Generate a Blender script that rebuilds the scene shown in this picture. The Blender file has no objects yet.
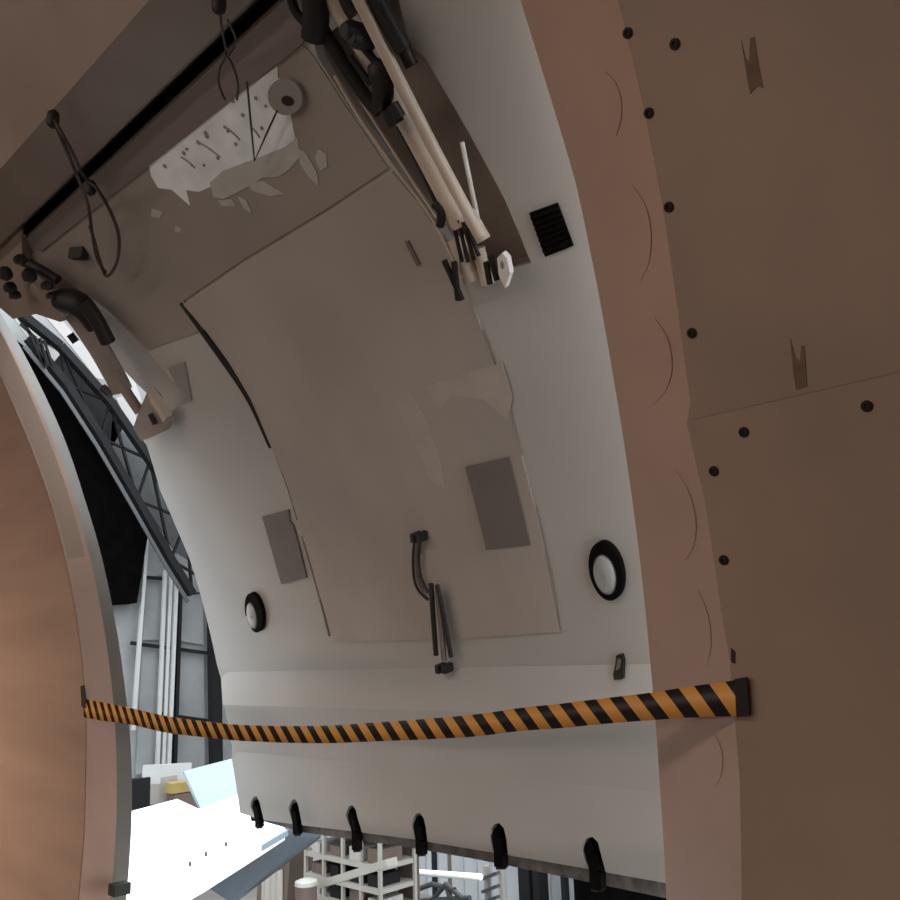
import bpy, bmesh, math, random
from mathutils import Vector, Matrix
from mathutils.geometry import delaunay_2d_cdt
random.seed(7)
V = Vector
scene = bpy.context.scene
COL = scene.collection

# ------------------------------------------------------------------ camera
EZ = 1.55                       # eye height above the cabin floor
F = 850.0                       # focal length in pixels of a 900 px frame
def camera_axes(f):
    # vanishing point of the fuselage axis and of the verticals, measured in the photograph
    uy = -(f * f + 253490) / 275.7
    ux = -280.1 - .045 * uy
    a = V((-905, -235, f)).normalized()
    w = V((ux, -uy, f)).normalized()
    X = -a
    Z = (w - a * a.dot(w)).normalized()
    Y = Z.cross(X)
    if Y.z < 0: Y = -Y
    return X, Y, Z              # world axes written in (right, up, forward)
AX, AY, AZ = camera_axes(F)
def ray(px, py):
    d = V((px - 450, 450 - py, F))
    return V((AX.dot(d), AY.dot(d), AZ.dot(d)))
right = V((AX.x, AY.x, AZ.x)); up = V((AX.y, AY.y, AZ.y)); fwd = V((AX.z, AY.z, AZ.z))
cd = bpy.data.cameras.new('camera'); cam = bpy.data.objects.new('camera', cd); COL.objects.link(cam)
cam.matrix_world = Matrix(((right.x, up.x, -fwd.x, 0), (right.y, up.y, -fwd.y, 0), (right.z, up.z, -fwd.z, EZ), (0, 0, 0, 1)))
cd.sensor_width = 36; cd.lens = F / 900 * 36; cd.clip_end = 200; cd.clip_start = .02
scene.camera = cam

# ------------------------------------------------------------------ world, light, exposure
vs = scene.view_settings
vs.view_transform = 'Standard'; vs.look = 'None'; vs.gamma = 1; vs.use_curve_mapping = False
vs.exposure = 0.15
wd = bpy.data.worlds.new('hangar_air'); scene.world = wd; wd.use_nodes = True
bg = wd.node_tree.nodes['Background']; bg.inputs[0].default_value = (.88, .95, 1.0, 1); bg.inputs[1].default_value = 5.0

# ------------------------------------------------------------------ materials
def mat(name, col, rough=.6, metal=0, var=.12, scale=6, bump=0, spec=.5, emit=0, col2=None, stretch=(1, 1, 1), coat=0, detail=4, lo=.35, hi=.65):
    m = bpy.data.materials.new(name); m.use_nodes = True
    nt = m.node_tree; b = nt.nodes['Principled BSDF']
    b.inputs['Roughness'].default_value = rough; b.inputs['Metallic'].default_value = metal
    b.inputs['Specular IOR Level'].default_value = spec
    if coat: b.inputs['Coat Weight'].default_value = coat; b.inputs['Coat Roughness'].default_value = .25
    tc = nt.nodes.new('ShaderNodeTexCoord'); mp = nt.nodes.new('ShaderNodeMapping'); mp.inputs['Scale'].default_value = stretch
    nz = nt.nodes.new('ShaderNodeTexNoise'); nz.inputs['Scale'].default_value = scale; nz.inputs['Detail'].default_value = detail
    cr = nt.nodes.new('ShaderNodeValToRGB')
    c2 = col2 or tuple(c * (1 + var) for c in col)
    c1 = col if col2 else tuple(c * (1 - var) for c in col)
    cr.color_ramp.elements[0].color = (*c1, 1); cr.color_ramp.elements[1].color = (*c2, 1)
    cr.color_ramp.elements[0].position = lo; cr.color_ramp.elements[1].position = hi
    nt.links.new(tc.outputs['Object'], mp.inputs[0]); nt.links.new(mp.outputs[0], nz.inputs['Vector'])
    nt.links.new(nz.outputs['Fac'], cr.inputs[0]); nt.links.new(cr.outputs[0], b.inputs['Base Color'])
    if bump:
        bp = nt.nodes.new('ShaderNodeBump'); bp.inputs['Strength'].default_value = bump; bp.inputs['Distance'].default_value = .01
        nt.links.new(nz.outputs['Fac'], bp.inputs['Height']); nt.links.new(bp.outputs[0], b.inputs['Normal'])
    if emit:
        nt.links.new(cr.outputs[0], b.inputs['Emission Color']); b.inputs['Emission Strength'].default_value = emit
    return m
def srgb(r, g, b):
    f = lambda c: (c / 255 / 12.92 if c / 255 <= .04045 else ((c / 255 + .055) / 1.055) ** 2.4)
    return (f(r), f(g), f(b))
M = {}
M['lining'] = mat('tan_lining', srgb(164, 140, 123), .62, var=.09, scale=3, bump=.05)
M['trim'] = mat('tan_jamb_trim', srgb(182, 150, 134), .6, var=.06, scale=4, bump=.04)
M['ceiling'] = mat('cabin_ceiling', srgb(160, 142, 130), .65, var=.10, scale=3)
M['header'] = mat('header_frame', srgb(140, 126, 116), .6, var=.08, scale=4)
M['jamb'] = mat('jamb_grey', srgb(106, 98, 90), .5, var=.08, scale=5)
M['door'] = mat('door_white', srgb(184, 180, 174), .36, var=.05, scale=2.2, bump=.02, detail=3)
M['door_panel'] = mat('door_panel', srgb(176, 166, 157), .32, var=.08, scale=2.0, bump=.03, detail=3, stretch=(1.6, 1, 1))
M['door_top'] = mat('door_top', srgb(156, 146, 138), .4, var=.07, scale=2.5, bump=.03)
M['strip'] = mat('hinge_strip', srgb(126, 115, 110), .45, var=.06, scale=4)
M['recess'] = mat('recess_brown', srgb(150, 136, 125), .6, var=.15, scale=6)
M['black'] = mat('black_rubber', srgb(26, 22, 20), .6, var=.2, scale=10)
M['void'] = mat('black_cloth', (.0018, .0017, .0016), .95, var=.2, scale=3, spec=0)
M['dark'] = mat('dark_steel', srgb(52, 44, 40), .5, .3, var=.3, scale=14)
M['brownbolt'] = mat('brown_screw', srgb(40, 24, 19), .8, 0, var=.25, scale=30)
M['beige'] = mat('beige_paint', srgb(205, 188, 170), .4, var=.08, scale=8)
M['white_plate'] = mat('white_plate', srgb(235, 232, 225), .4, var=.03, scale=8)
M['patch'] = mat('grey_patch', srgb(118, 108, 103), .6, var=.07, scale=9)
M['vent'] = mat('vent_black', srgb(34, 31, 30), .6, var=.15, scale=20)
M['bare'] = mat('pale_bare_patch', srgb(226, 230, 231), .45, col2=srgb(252, 254, 255), scale=11, bump=.05)
M['hook'] = mat('hook_black', srgb(14, 10, 9), .9, var=.2, scale=20, spec=.1)
M['lining_far'] = mat('tan_lining_stained', srgb(158, 130, 114), .62, col2=srgb(176, 146, 129), scale=2.2, stretch=(.5, 1, 3.2), detail=6, lo=.3, hi=.62, bump=.04)
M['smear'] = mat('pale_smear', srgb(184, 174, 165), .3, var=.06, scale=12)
M['flake'] = mat('greyish_flake', srgb(186, 183, 177), .5, var=.08, scale=14)
M['disc'] = mat('grey_disc', srgb(150, 145, 140), .5, var=.05, scale=9)
M['lens'] = mat('lamp_lens', srgb(170, 170, 168), .18, 0, var=.08, scale=20)
M['steel'] = mat('steel_strap', srgb(140, 128, 116), .4, .5, var=.1, scale=12)
M['residue'] = mat('tape_residue', srgb(118, 94, 76), .8, var=.15, scale=60)
M['pencil'] = mat('pencil_line', srgb(156, 126, 111), .9, var=.1, scale=60)
M['cable'] = mat('cable_dark', srgb(58, 50, 46), .6, var=.15, scale=30)
M['seal'] = mat('seal_grey', srgb(104, 101, 98), .7, var=.4, scale=30)
M['wing'] = mat('wing_white', srgb(248, 250, 252), .45, var=.02, scale=2)
M['sheet'] = mat('pale_blue_sheet', srgb(140, 156, 168), .5, var=.02, scale=3)
M['flap'] = mat('flap_grey', srgb(88, 98, 108), .5, var=.1, scale=4)
M['hwall'] = mat('hangar_wall_panel', srgb(128, 129, 129), .7, var=.14, scale=.8)
M['hdark'] = mat('hangar_dark_steel', srgb(17, 17, 18), .8, spec=.2, var=.3, scale=2)
M['hmid'] = mat('hangar_mid_steel', srgb(58, 59, 60), .6, var=.15, scale=2)
M['hlight'] = mat('hangar_light_post', srgb(176, 176, 175), .5, var=.05, scale=2)
M['sky'] = mat('skylight_glazing', srgb(120, 117, 115), .6, var=.04, scale=2, emit=.6)
M['hwhite'] = mat('white_cladding', srgb(160, 163, 165), .6, var=.06, scale=1)
M['hfloor'] = mat('hangar_floor', srgb(128, 122, 116), .6, var=.2, scale=.6)
M['rack'] = mat('rack_cream', srgb(150, 145, 136), .5, var=.05, scale=3)
M['boxb'] = mat('carton_brown', srgb(88, 72, 62), .8, var=.12, scale=4)
M['boxw'] = mat('plastic_white', srgb(158, 156, 150), .5, var=.06, scale=4)
M['yellow'] = mat('yellow_crate', srgb(140, 118, 62), .6, var=.1, scale=4)
M['cfloor'] = mat('cabin_floor', srgb(120, 112, 102), .6, var=.12, scale=4)
M['lampglass'] = mat('work_lamp_glass', (1, .78, .55), .4, var=.02, emit=2.0)
for n_ in ('hwall', 'hdark', 'hmid', 'hlight', 'hwhite', 'hfloor', 'rack', 'boxb', 'boxw', 'yellow', 'sheet', 'flap'):   # hangar colours darkened against the strong world light
    for nd in M[n_].node_tree.nodes:
        if nd.type == 'VALTORGB':
            for el in nd.color_ramp.elements: el.color = tuple(c * .66 for c in el.color[:3]) + (1,)
# striped tape: flat print, laid out on the ribbon's own UV (metres)
def tape_mat():
    m = bpy.data.materials.new('hazard_stripes'); m.use_nodes = True; nt = m.node_tree; b = nt.nodes['Principled BSDF']
    uv = nt.nodes.new('ShaderNodeUVMap'); uv.uv_map = 'UVMap'; sx = nt.nodes.new('ShaderNodeSeparateXYZ'); nt.links.new(uv.outputs[0], sx.inputs[0])
    def mth(op, a, bb):
        n = nt.nodes.new('ShaderNodeMath'); n.operation = op
        for i, x in enumerate((a, bb)):
            if isinstance(x, (int, float)): n.inputs[i].default_value = x
            elif x is not None: nt.links.new(x, n.inputs[i])
        return n.outputs[0]
    t = mth('ADD', sx.outputs[0], mth('MULTIPLY', sx.outputs[1], .74))
    t = mth('FRACT', mth('DIVIDE', t, TAPE_PERIOD), None)
    k = mth('GREATER_THAN', t, .49)
    mx = nt.nodes.new('ShaderNodeMix'); mx.data_type = 'RGBA'
    mx.inputs[6].default_value = (*srgb(28, 22, 20), 1); mx.inputs[7].default_value = (*srgb(242, 172, 86), 1)
    nt.links.new(k, mx.inputs[0]); nt.links.new(mx.outputs[2], b.inputs['Base Color']); b.inputs['Roughness'].default_value = .45
    return m
TAPE_PERIOD = .0487
M['tape'] = tape_mat()

# ------------------------------------------------------------------ mesh helpers
def link(name, bm, material, parent=None, smooth=None, kind=None):
    me = bpy.data.meshes.new(name)
    bmesh.ops.remove_doubles(bm, verts=bm.verts, dist=1e-6)
    bmesh.ops.recalc_face_normals(bm, faces=bm.faces)
    bm.to_mesh(me); bm.free()
    if smooth is not None:
        for p in me.polygons: p.use_smooth = True
        me.set_sharp_from_angle(angle=math.radians(smooth))
    me.materials.append(M[material] if isinstance(material, str) else material)
    o = bpy.data.objects.new(name, me); COL.objects.link(o)
    # origin at the middle of its own bounding box
    xs = [v.co for v in me.vertices]
    c = sum(((V(a)) for a in (map(min, zip(*xs)), map(max, zip(*xs)))), V()) / 2
    c = V((c.x, c.y, min(v.z for v in xs)))
    for v in me.vertices: v.co -= c
    base = V()
    q = parent
    while q is not None: base += q.location; q = q.parent
    o.location = c - base
    o.parent = parent
    if kind: o['kind'] = kind
    return o
def tag(o, label, cat=None, group=None, kind=None):
    o['label'] = label
    if cat: o['category'] = cat
    if group: o['group'] = group
    if kind: o['kind'] = kind
    return o
def empty(name, loc, label, cat, group=None):
    o = bpy.data.objects.new(name, None); COL.objects.link(o); o.location = loc; o.empty_display_size = .1
    return tag(o, label, cat, group)
def copy_tree(o, shift, parent=None):
    c = o.copy(); COL.objects.link(c); c.parent = parent
    if parent is None: c.location = o.location + shift
    for ch in list(o.children): copy_tree(ch, shift, c)
    return c

def box(bm, p0, p1):
    vs = [bm.verts.new((x, y, z)) for z in (p0[2], p1[2]) for y in (p0[1], p1[1]) for x in (p0[0], p1[0])]
    for f in ((0, 1, 3, 2), (4, 5, 7, 6), (0, 1, 5, 4), (2, 3, 7, 6), (0, 2, 6, 4), (1, 3, 7, 5)): bm.faces.new([vs[i] for i in f])
def bar(bm, a, b, w, h, upv=V((0, 0, 1)), w2=None, h2=None):
    a = V(a); b = V(b); t = (b - a).normalized()
    s = t.cross(upv)
    if s.length < 1e-4: s = t.cross(V((0, 1, 0)))
    s.normalize(); n = s.cross(t)
    w2 = w2 or w; h2 = h2 or h
    vs = []
    for p, ww, hh in ((a, w, h), (b, w2, h2)):
        for sx, sy in ((-1, -1), (1, -1), (1, 1), (-1, 1)): vs.append(bm.verts.new(p + s * sx * ww / 2 + n * sy * hh / 2))
    for f in ((0, 1, 2, 3), (7, 6, 5, 4), (0, 1, 5, 4), (1, 2, 6, 5), (2, 3, 7, 6), (3, 0, 4, 7)): bm.faces.new([vs[i] for i in f])
def tube(bm, pts, r, seg=10, r_end=None, closed=True):
    pts = [V(p) for p in pts]; n = len(pts)
    ref = V((0, 0, 1)); rings = []
    prev = None
    for i, p in enumerate(pts):
        t = (pts[min(i + 1, n - 1)] - pts[max(i - 1, 0)]).normalized()
        if prev is None:
            s = t.cross(ref)
            if s.length < .05: s = t.cross(V((1, 0, 0)))
        else:
            s = prev - t * prev.dot(t)
        s.normalize(); prev = s; w = t.cross(s)
        rr = r[i] if isinstance(r, (list, tuple)) else (r if r_end is None else r + (r_end - r) * i / (n - 1))
        rings.append([bm.verts.new(p + (s * math.cos(2 * math.pi * k / seg) + w * math.sin(2 * math.pi * k / seg)) * rr) for k in range(seg)])
    for i in range(n - 1):
        for k in range(seg): bm.faces.new((rings[i][k], rings[i][(k + 1) % seg], rings[i + 1][(k + 1) % seg], rings[i + 1][k]))
    if closed: bm.faces.new(rings[0]); bm.faces.new(rings[-1])
def smooth_path(pts, n=8):
    pts = [V(p) for p in pts]; out = []
    for i in range(len(pts) - 1):
        p0 = pts[max(i - 1, 0)]; p1 = pts[i]; p2 = pts[i + 1]; p3 = pts[min(i + 2, len(pts) - 1)]
        for k in range(n):
            t = k / n
            out.append(.5 * ((2 * p1) + (p2 - p0) * t + (2 * p0 - 5 * p1 + 4 * p2 - p3) * t * t + (3 * p1 - p0 - 3 * p2 + p3) * t ** 3))
    out.append(pts[-1]); return out
def inside(p, poly):
    c = False; j = len(poly) - 1
    for i in range(len(poly)):
        a = poly[i]; b = poly[j]
        if (a[1] > p[1]) != (b[1] > p[1]) and p[0] < (b[0] - a[0]) * (p[1] - a[1]) / (b[1] - a[1]) + a[0]: c = not c
        j = i
    return c
def resample(poly, step):
    out = []
    for i in range(len(poly)):
        a = V(poly[i]); b = V(poly[(i + 1) % len(poly)]); n = max(1, int((b - a).length / step))
        for k in range(n): out.append(a.lerp(b, k / n))
    return out

class Cyl:
    """part of a cylinder whose axis runs along X; (x, s) are metres along the axis and around the arc"""
    def __init__(self, cy, cz, R): self.cy, self.cz, self.R, self.prof = cy, cz, R, (lambda s: 0)
    def uv(self, px, py, off=0):
        d = ray(px, py); R = self.R + off
        for _ in range(3):
            a = d.y ** 2 + d.z ** 2; b = -(d.y * self.cy + d.z * self.cz); c = self.cy ** 2 + self.cz ** 2 - R * R
            t = (-b + math.sqrt(max(b * b - a * c, 0))) / a
            P = d * t; s = self.R * math.atan2(P.z - self.cz, P.y - self.cy)
            R = self.R + off + self.prof(s)
        return V((P.x, s))
    def pt(self, u, off=0):
        a = u[1] / self.R; R = self.R + off + self.prof(u[1])
        return V((u[0], self.cy + R * math.cos(a), self.cz + R * math.sin(a) + EZ))
    def at(self, px, py, off=0): return self.pt(self.uv(px, py, off), off)
def patch(bm, surf, outline, holes=(), front=0, back=.01, step=.06, rows=()):
    """solid sheet lying on a cylinder, with holes; outline in (x, s)"""
    loops = [resample(outline, step)] + [resample(h, step) for h in holes]
    vs = []; es = []
    for L in loops:
        b = len(vs); vs += L; es += [(b + i, b + (i + 1) % len(L)) for i in range(len(L))]
    x0 = min(v[0] for v in loops[0]); x1 = max(v[0] for v in loops[0]); y0 = min(v[1] for v in loops[0]); y1 = max(v[1] for v in loops[0])
    nx = int((x1 - x0) / step); ny = int((y1 - y0) / step)
    ss = [y0 + (y1 - y0) * j / max(ny, 1) for j in range(1, ny)]
    ss = [s for s in ss if all(abs(s - r) > step * .35 for r in rows)] + list(rows)
    for s in ss:
        for i in range(1, nx):
            p = V((x0 + (x1 - x0) * i / nx, s))
            if inside(p, loops[0]) and not any(inside(p, h) for h in loops[1:]): vs.append(p)
    r = delaunay_2d_cdt(vs, es, [], 0, 1e-6)
    v2, tris = r[0], r[2]
    A = [bm.verts.new(surf.pt(v, front)) for v in v2]; B = [bm.verts.new(surf.pt(v, back)) for v in v2]
    cnt = {}
    for t in tris:
        c = (v2[t[0]] + v2[t[1]] + v2[t[2]]) / 3
        if not inside(c, loops[0]) or any(inside(c, h) for h in loops[1:]): continue
        bm.faces.new([A[i] for i in t]); bm.faces.new([B[i] for i in reversed(t)])
        for i in range(3):
            e = (t[i], t[(i + 1) % 3]); k = tuple(sorted(e)); cnt[k] = cnt.get(k, 0) + 1
    for (i, j), n in cnt.items():
        if n == 1: bm.faces.new((A[i], A[j], B[j], B[i]))
    for v in list(bm.verts):
        if not v.link_faces: bm.verts.remove(v)
def sheet(name, material, surf, outline, parent=None, holes=(), front=-.004, back=0, step=.06, smooth=20, rows=(), px=False, kind=None):
    if px:
        outline = [surf.uv(*p, front) for p in outline]; holes = [[surf.uv(*p, front) for p in h] for h in holes]
    bm = bmesh.new(); patch(bm, surf, outline, holes, front, back, step, rows)
    return link(name, bm, material, parent, smooth, kind)
def ell(cx, cy, a, b, tilt=0, n=28):
    t = math.radians(tilt)
    return [(cx + a * math.cos(k) * math.cos(t) - b * math.sin(k) * math.sin(t), cy + a * math.cos(k) * math.sin(t) + b * math.sin(k) * math.cos(t)) for k in (2 * math.pi * i / n for i in range(n))]
def on_z(px, py, z): d = ray(px, py); return d * (z / d.z) + V((0, 0, EZ))
def on_x(px, py, x): d = ray(px, py); return d * (x / d.x) + V((0, 0, EZ))
def on_y(px, py, y): d = ray(px, py); return d * (y / d.y) + V((0, 0, EZ))

# ------------------------------------------------------------------ surfaces of the fuselage and of the opened door
CY, CZ = -1.5, -.45
WALL = Cyl(CY, CZ, 2.68)        # cabin lining
EDGE = Cyl(CY, CZ, 2.80)        # outer edge of the door surround
HUV = EDGE.uv(150, 117); H = EDGE.pt(HUV) - V((0, 0, EZ))
PHI = math.radians(14)          # the door stands this far open
v_ = V((CY - H.y, CZ - H.z))
DOOR = Cyl(H.y + math.cos(PHI) * v_.x - math.sin(PHI) * v_.y, H.z + math.sin(PHI) * v_.x + math.cos(PHI) * v_.y, 2.80)

E_R = [(512, -30), (520, 0), (548, 90), (575, 180), (590, 250), (612, 370), (628, 470), (641, 570), (650, 660), (660, 790), (666, 890), (668, 930)]
E_L = [(-16, 288), (8, 325), (40, 385), (65, 440), (85, 500), (100, 550), (113, 610), (124, 680), (131, 750), (132, 810), (128, 880), (124, 920)]
S_R = [(612, -30), (618, 0), (640, 90), (660, 190), (675, 290), (690, 400), (705, 500), (720, 600), (730, 660), (740, 780), (742, 900), (742, 930)]
S_L = [(-12, 350), (20, 420), (50, 500), (68, 570), (80, 640), (86, 700), (86, 780), (80, 890), (77, 920)]
J_L = [(-18, 318), (0, 353), (30, 400), (67, 467), (83, 535), (97, 610), (105, 667), (109, 760), (111, 884), (109, 920)]
ang = math.radians
S_FLOOR = 2.68 * ang(-24.5); S_TOP = WALL.uv(77, 82)[1]
XEND, XFAR = 3.2, -7.5
def extend(uvs, s_top, s_bot):
    """carry a measured edge on to the given arc positions, straight"""
    a, b = uvs[0], uvs[-1]
    return ([V((a[0], s_top))] if s_top > a[1] + .01 else []) + uvs + ([V((b[0], s_bot))] if s_bot < b[1] - .01 else [])

seamR = extend([WALL.uv(*p) for p in S_R], S_TOP, S_FLOOR)
seamL = extend([WALL.uv(*p) for p in S_L], S_TOP, S_FLOOR)
k = 2.80 / 2.68
edgeR = extend([EDGE.uv(*p) for p in E_R], S_TOP * k, S_FLOOR * k)
edgeL = extend([EDGE.uv(*p) for p in E_L], S_TOP * k, S_FLOOR * k)
MID = Cyl(CY, CZ, 2.74)
MID = Cyl(CY, CZ, 2.755)
def x_at(L, q):
    for a, b in zip(L, L[1:]):
        if (a[1] - q) * (b[1] - q) <= 0 and a[1] != b[1]: return a[0] + (b[0] - a[0]) * (q - a[1]) / (b[1] - a[1])
    return L[0][0] if abs(q - L[0][1]) < abs(q - L[-1][1]) else L[-1][0]
jambL = []
for i in range(41):
    g = edgeL[0][1] / EDGE.R + (edgeL[-1][1] - edgeL[0][1]) / EDGE.R * i / 40
    jambL.append(V((x_at(seamL, g * WALL.R) * .38 + x_at(edgeL, g * EDGE.R) * .62 + .012, g * MID.R)))

# ------------------------------------------------------------------ the cabin
def shell(name, x0, x1, a0, a1, R, material, thick=.05, n=40):
    bm = bmesh.new(); c = Cyl(CY, CZ, R)
    patch(bm, c, [V((x0, a0 * R)), V((x1, a0 * R)), V((x1, a1 * R)), V((x0, a1 * R))], (), 0, thick, .25)
    return link(name, bm, material, None, 30, 'structure')
wr = sheet('wall_right', 'lining', WALL, seamR + [V((XEND, S_FLOOR)), V((XEND, S_TOP))], front=.008, back=.06, kind='structure')
wl = sheet('wall_left', 'lining', WALL, seamL + [V((XFAR, S_FLOOR)), V((XFAR, S_TOP))], front=.006, back=.06, kind='structure')
tag(wr, 'tan lined cabin wall with dark screws beside the door opening'); tag(wl, 'tan lined cabin wall on the far side of the door opening')
cl = shell('ceiling', XFAR, XEND, S_TOP / 2.68, ang(150), 2.68, 'ceiling'); tag(cl, 'dull tan curved cabin ceiling above the door header')
wb = shell('wall_back', XFAR, XEND, ang(150), ang(204.5), 2.68, 'lining'); tag(wb, 'tan curved cabin wall opposite the cargo door')
ZF = CZ + 2.68 * math.sin(ang(-24.5)) + EZ
bm = bmesh.new(); hw = 2.68 * math.cos(ang(-24.5)); box(bm, (XFAR, CY - hw, ZF - .06), (XEND, CY + hw + .12, ZF))
tag(link('floor', bm, 'cfloor', None, None, 'structure'), 'flat grey cabin floor')
for nm, x in (('wall_front', XFAR), ('wall_rear', XEND)):
    bm = bmesh.new(); c = [bm.verts.new((x, CY + 2.76 * math.cos(t), CZ + EZ + 2.76 * math.sin(t))) for t in [2 * math.pi * i / 48 for i in range(48)]]
    bm.faces.new(c); r = bmesh.ops.extrude_face_region(bm, geom=bm.faces[:]); bmesh.ops.translate(bm, vec=(.05 if x > 0 else -.05, 0, 0), verts=[g for g in r['geom'] if isinstance(g, bmesh.types.BMVert)])
    tag(link(nm, bm, 'lining', None, None, 'structure'), 'round bulkhead closing the cabin')

# lining panels, proud of the wall, with their screws
seam_px = [(690, 415), (760, 401), (830, 388), (905, 373), (1000, 355)]
pj = [WALL.uv(*p) for p in seam_px]; s_join = pj[2][1]
up_edge = [u for u in seamR if u[1] > s_join]; lo_edge = [u for u in seamR if u[1] <= s_join]
x_j = seamR[len(up_edge)][0]
XP = 1.6
panel_u = sheet('lining_panel', 'lining', WALL, [u + V((.0008, 0)) for u in up_edge] + [V((x_j + .0008, s_join + .0002)), V((XP, s_join + .0002)), V((XP, S_TOP))], wr, front=.0005, back=.009)
panel_l = sheet('lining_panel', 'lining', WALL, [V((x_j + .0008, s_join - .0002))] + [u + V((.0008, 0)) for u in lo_edge] + [V((XP, S_FLOOR)), V((XP, s_join - .0002))], wr, front=-.003, back=.009)
panel_f = sheet('lining_panel', 'lining_far', WALL, [u - V((.006, 0)) for u in seamL] + [V((-5.2, S_FLOOR)), V((-5.2, S_TOP))], wl, front=0, back=.007)
def screw(px, py, par, off, s=1):
    c = WALL.at(px, py, off); n = V((0, CY - c.y, CZ + EZ - c.z)).normalized()
    bm = bmesh.new()
    u = WALL.uv(px, py, off)
    rad = .0072 * s
    t1 = V((1, 0, 0)); t2 = n.cross(t1)
    prof = [(1.0, 0), (.98, .0022), (.72, .0036), (.45, .0036), (.36, .0015), (0.01, .0015)]
    rings = [[bm.verts.new(c + n * h + (t1 * math.cos(a) + t2 * math.sin(a)) * rad * r) for a in [2 * math.pi * i / 14 for i in range(14)]] for r, h in prof]
    for a, b in zip(rings, rings[1:]):
        for i in range(14): bm.faces.new((a[i], a[(i + 1) % 14], b[(i + 1) % 14], b[i]))
    bm.faces.new(rings[-1]); bm.faces.new(rings[0])
    return link('bolt', bm, 'brownbolt', par, 40)
for p in ((628, 33), (675, 44), (649, 113), (669, 207), (692, 333)): screw(*p, panel_u, .0005)
for p in ((744, 432), (714, 471), (724, 560), (867, 406)): screw(*p, panel_l, -.003)
def ragged(pts, amp): return [(x + random.uniform(-amp, amp), y + random.uniform(-amp, amp)) for x, y in pts]
tag(sheet('residue_mark', 'residue', WALL, [(741, 40), (745, 58), (749, 62), (750, 38), (754, 37), (758, 62), (763, 88), (757, 86), (750, 94), (747, 78)], panel_u, px=True, front=-.0006, back=.0008, step=.02), 'brown tape residue')
tag(sheet('residue_mark', 'residue', WALL, [(790, 338), (795, 357), (800, 362), (801, 345), (804, 346), (806, 370), (807, 386), (796, 390), (793, 372)], panel_u, px=True, front=-.0006, back=.0008, step=.02), 'brown tape residue')
tag(sheet('residue_mark', 'dark', WALL, [(731, 648), (735, 652), (735, 664), (731, 662)], panel_l, px=True, front=-.0042, back=-.003, step=.02), 'dark scuff')

# door surround
def ruled(name, A, sa, B, sb, material, thick, n=70, label=None, offa=0, offb=0):
    """strip between two edges given by their arc position, with a back"""
    def interp(L, q):
        for a, b in zip(L, L[1:]):
            if (a[1] - q) * (b[1] - q) <= 0 and a[1] != b[1]: return V((a[0] + (b[0] - a[0]) * (q - a[1]) / (b[1] - a[1]), q))
        return V((L[0][0], q)) if abs(q - L[0][1]) < abs(q - L[-1][1]) else V((L[-1][0], q))
    bm = bmesh.new(); rows = []
    a_hi = A[0][1] / sa.R; a_lo = A[-1][1] / sa.R
    for i in range(n + 1):
        g = a_hi + (a_lo - a_hi) * i / n
        p = sa.pt(interp(A, g * sa.R), offa); q = sb.pt(interp(B, g * sb.R), offb)
        r = q + V((thick, 0, 0)); o = p + V((thick, 0, 0)) + (q - p) * .2
        rows.append([bm.verts.new(x) for x in (p, q, r, o)])
    for a, b in zip(rows, rows[1:]):
        for k in range(4): bm.faces.new((a[k], a[(k + 1) % 4], b[(k + 1) % 4], b[k]))
    bm.faces.new(rows[0]); bm.faces.new(rows[-1])
    return link(name, bm, material, None, 25, 'structure')
t1 = ruled('trim_1', seamR, WALL, edgeR, EDGE, 'trim', .08); tag(t1, 'smooth pinkish tan jamb strip beside the screwed panels')
t2 = ruled('trim_2', seamL, WALL, jambL, MID, 'trim', -.06); tag(t2, 'tan jamb strip on the far side of the opening')
t3 = ruled('trim_3', jambL, MID, edgeL, EDGE, 'jamb', -.06); tag(t3, 'grey outer return of the far door jamb')
# white outer skin of the fuselage on both sides of the opening
for nm, x0, x1, lab in (('wall_skin_left', XFAR, min(u[0] for u in edgeL) - .062, 'white fuselage skin beyond the far jamb'), ('wall_skin_right', max(u[0] for u in edgeR) + .082, XEND, 'white fuselage skin beyond the near jamb')):
    tag(sheet(nm, 'wing', EDGE, [V((x0, -1.35)), V((x1, -1.35)), V((x1, 2.6)), V((x0, 2.6))], front=-.03, back=0, step=.2, kind='structure'), lab)
# faint pencilled arcs on the near jamb strip
def trim_pt(px, py, lift=.006):
    # between seam and edge: intersect with cylinders and pick the radius by position across the strip
    def xat(L, y):
        for a, b in zip(L, L[1:]):
            if a[1] <= y <= b[1]: return a[0] + (b[0] - a[0]) * (y - a[1]) / (b[1] - a[1])
    e = xat(E_R, py); s = xat(S_R, py); w = (px - s) / (e - s)
    pe = EDGE.at(e, py); ps = WALL.at(s, py); q = ps.lerp(pe, w)
    # true point on the chord along this ray
    d = ray(px, py).normalized(); o = V((0, 0, EZ)); c = (q - o).dot(d)
    return o + d * (c - lift)
for arc in ([(606, 72), (615, 82), (621, 100), (621, 118), (616, 136)], [(633, 186), (645, 205), (651, 232), (649, 262), (640, 282)], [(655, 318), (668, 340), (672, 368), (666, 390), (653, 405)],
            [(676, 470), (690, 495), (696, 525), (692, 550), (676, 568), (662, 566)], [(698, 590), (708, 615), (711, 645), (706, 668)], [(715, 735), (722, 752), (721, 775), (710, 798)]):
    bm = bmesh.new(); tube(bm, smooth_path([trim_pt(*p) for p in arc], 6), .0007, 6); tag(link('pencil_arc', bm, 'pencil', t1, 40), 'faint curved line')
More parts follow.
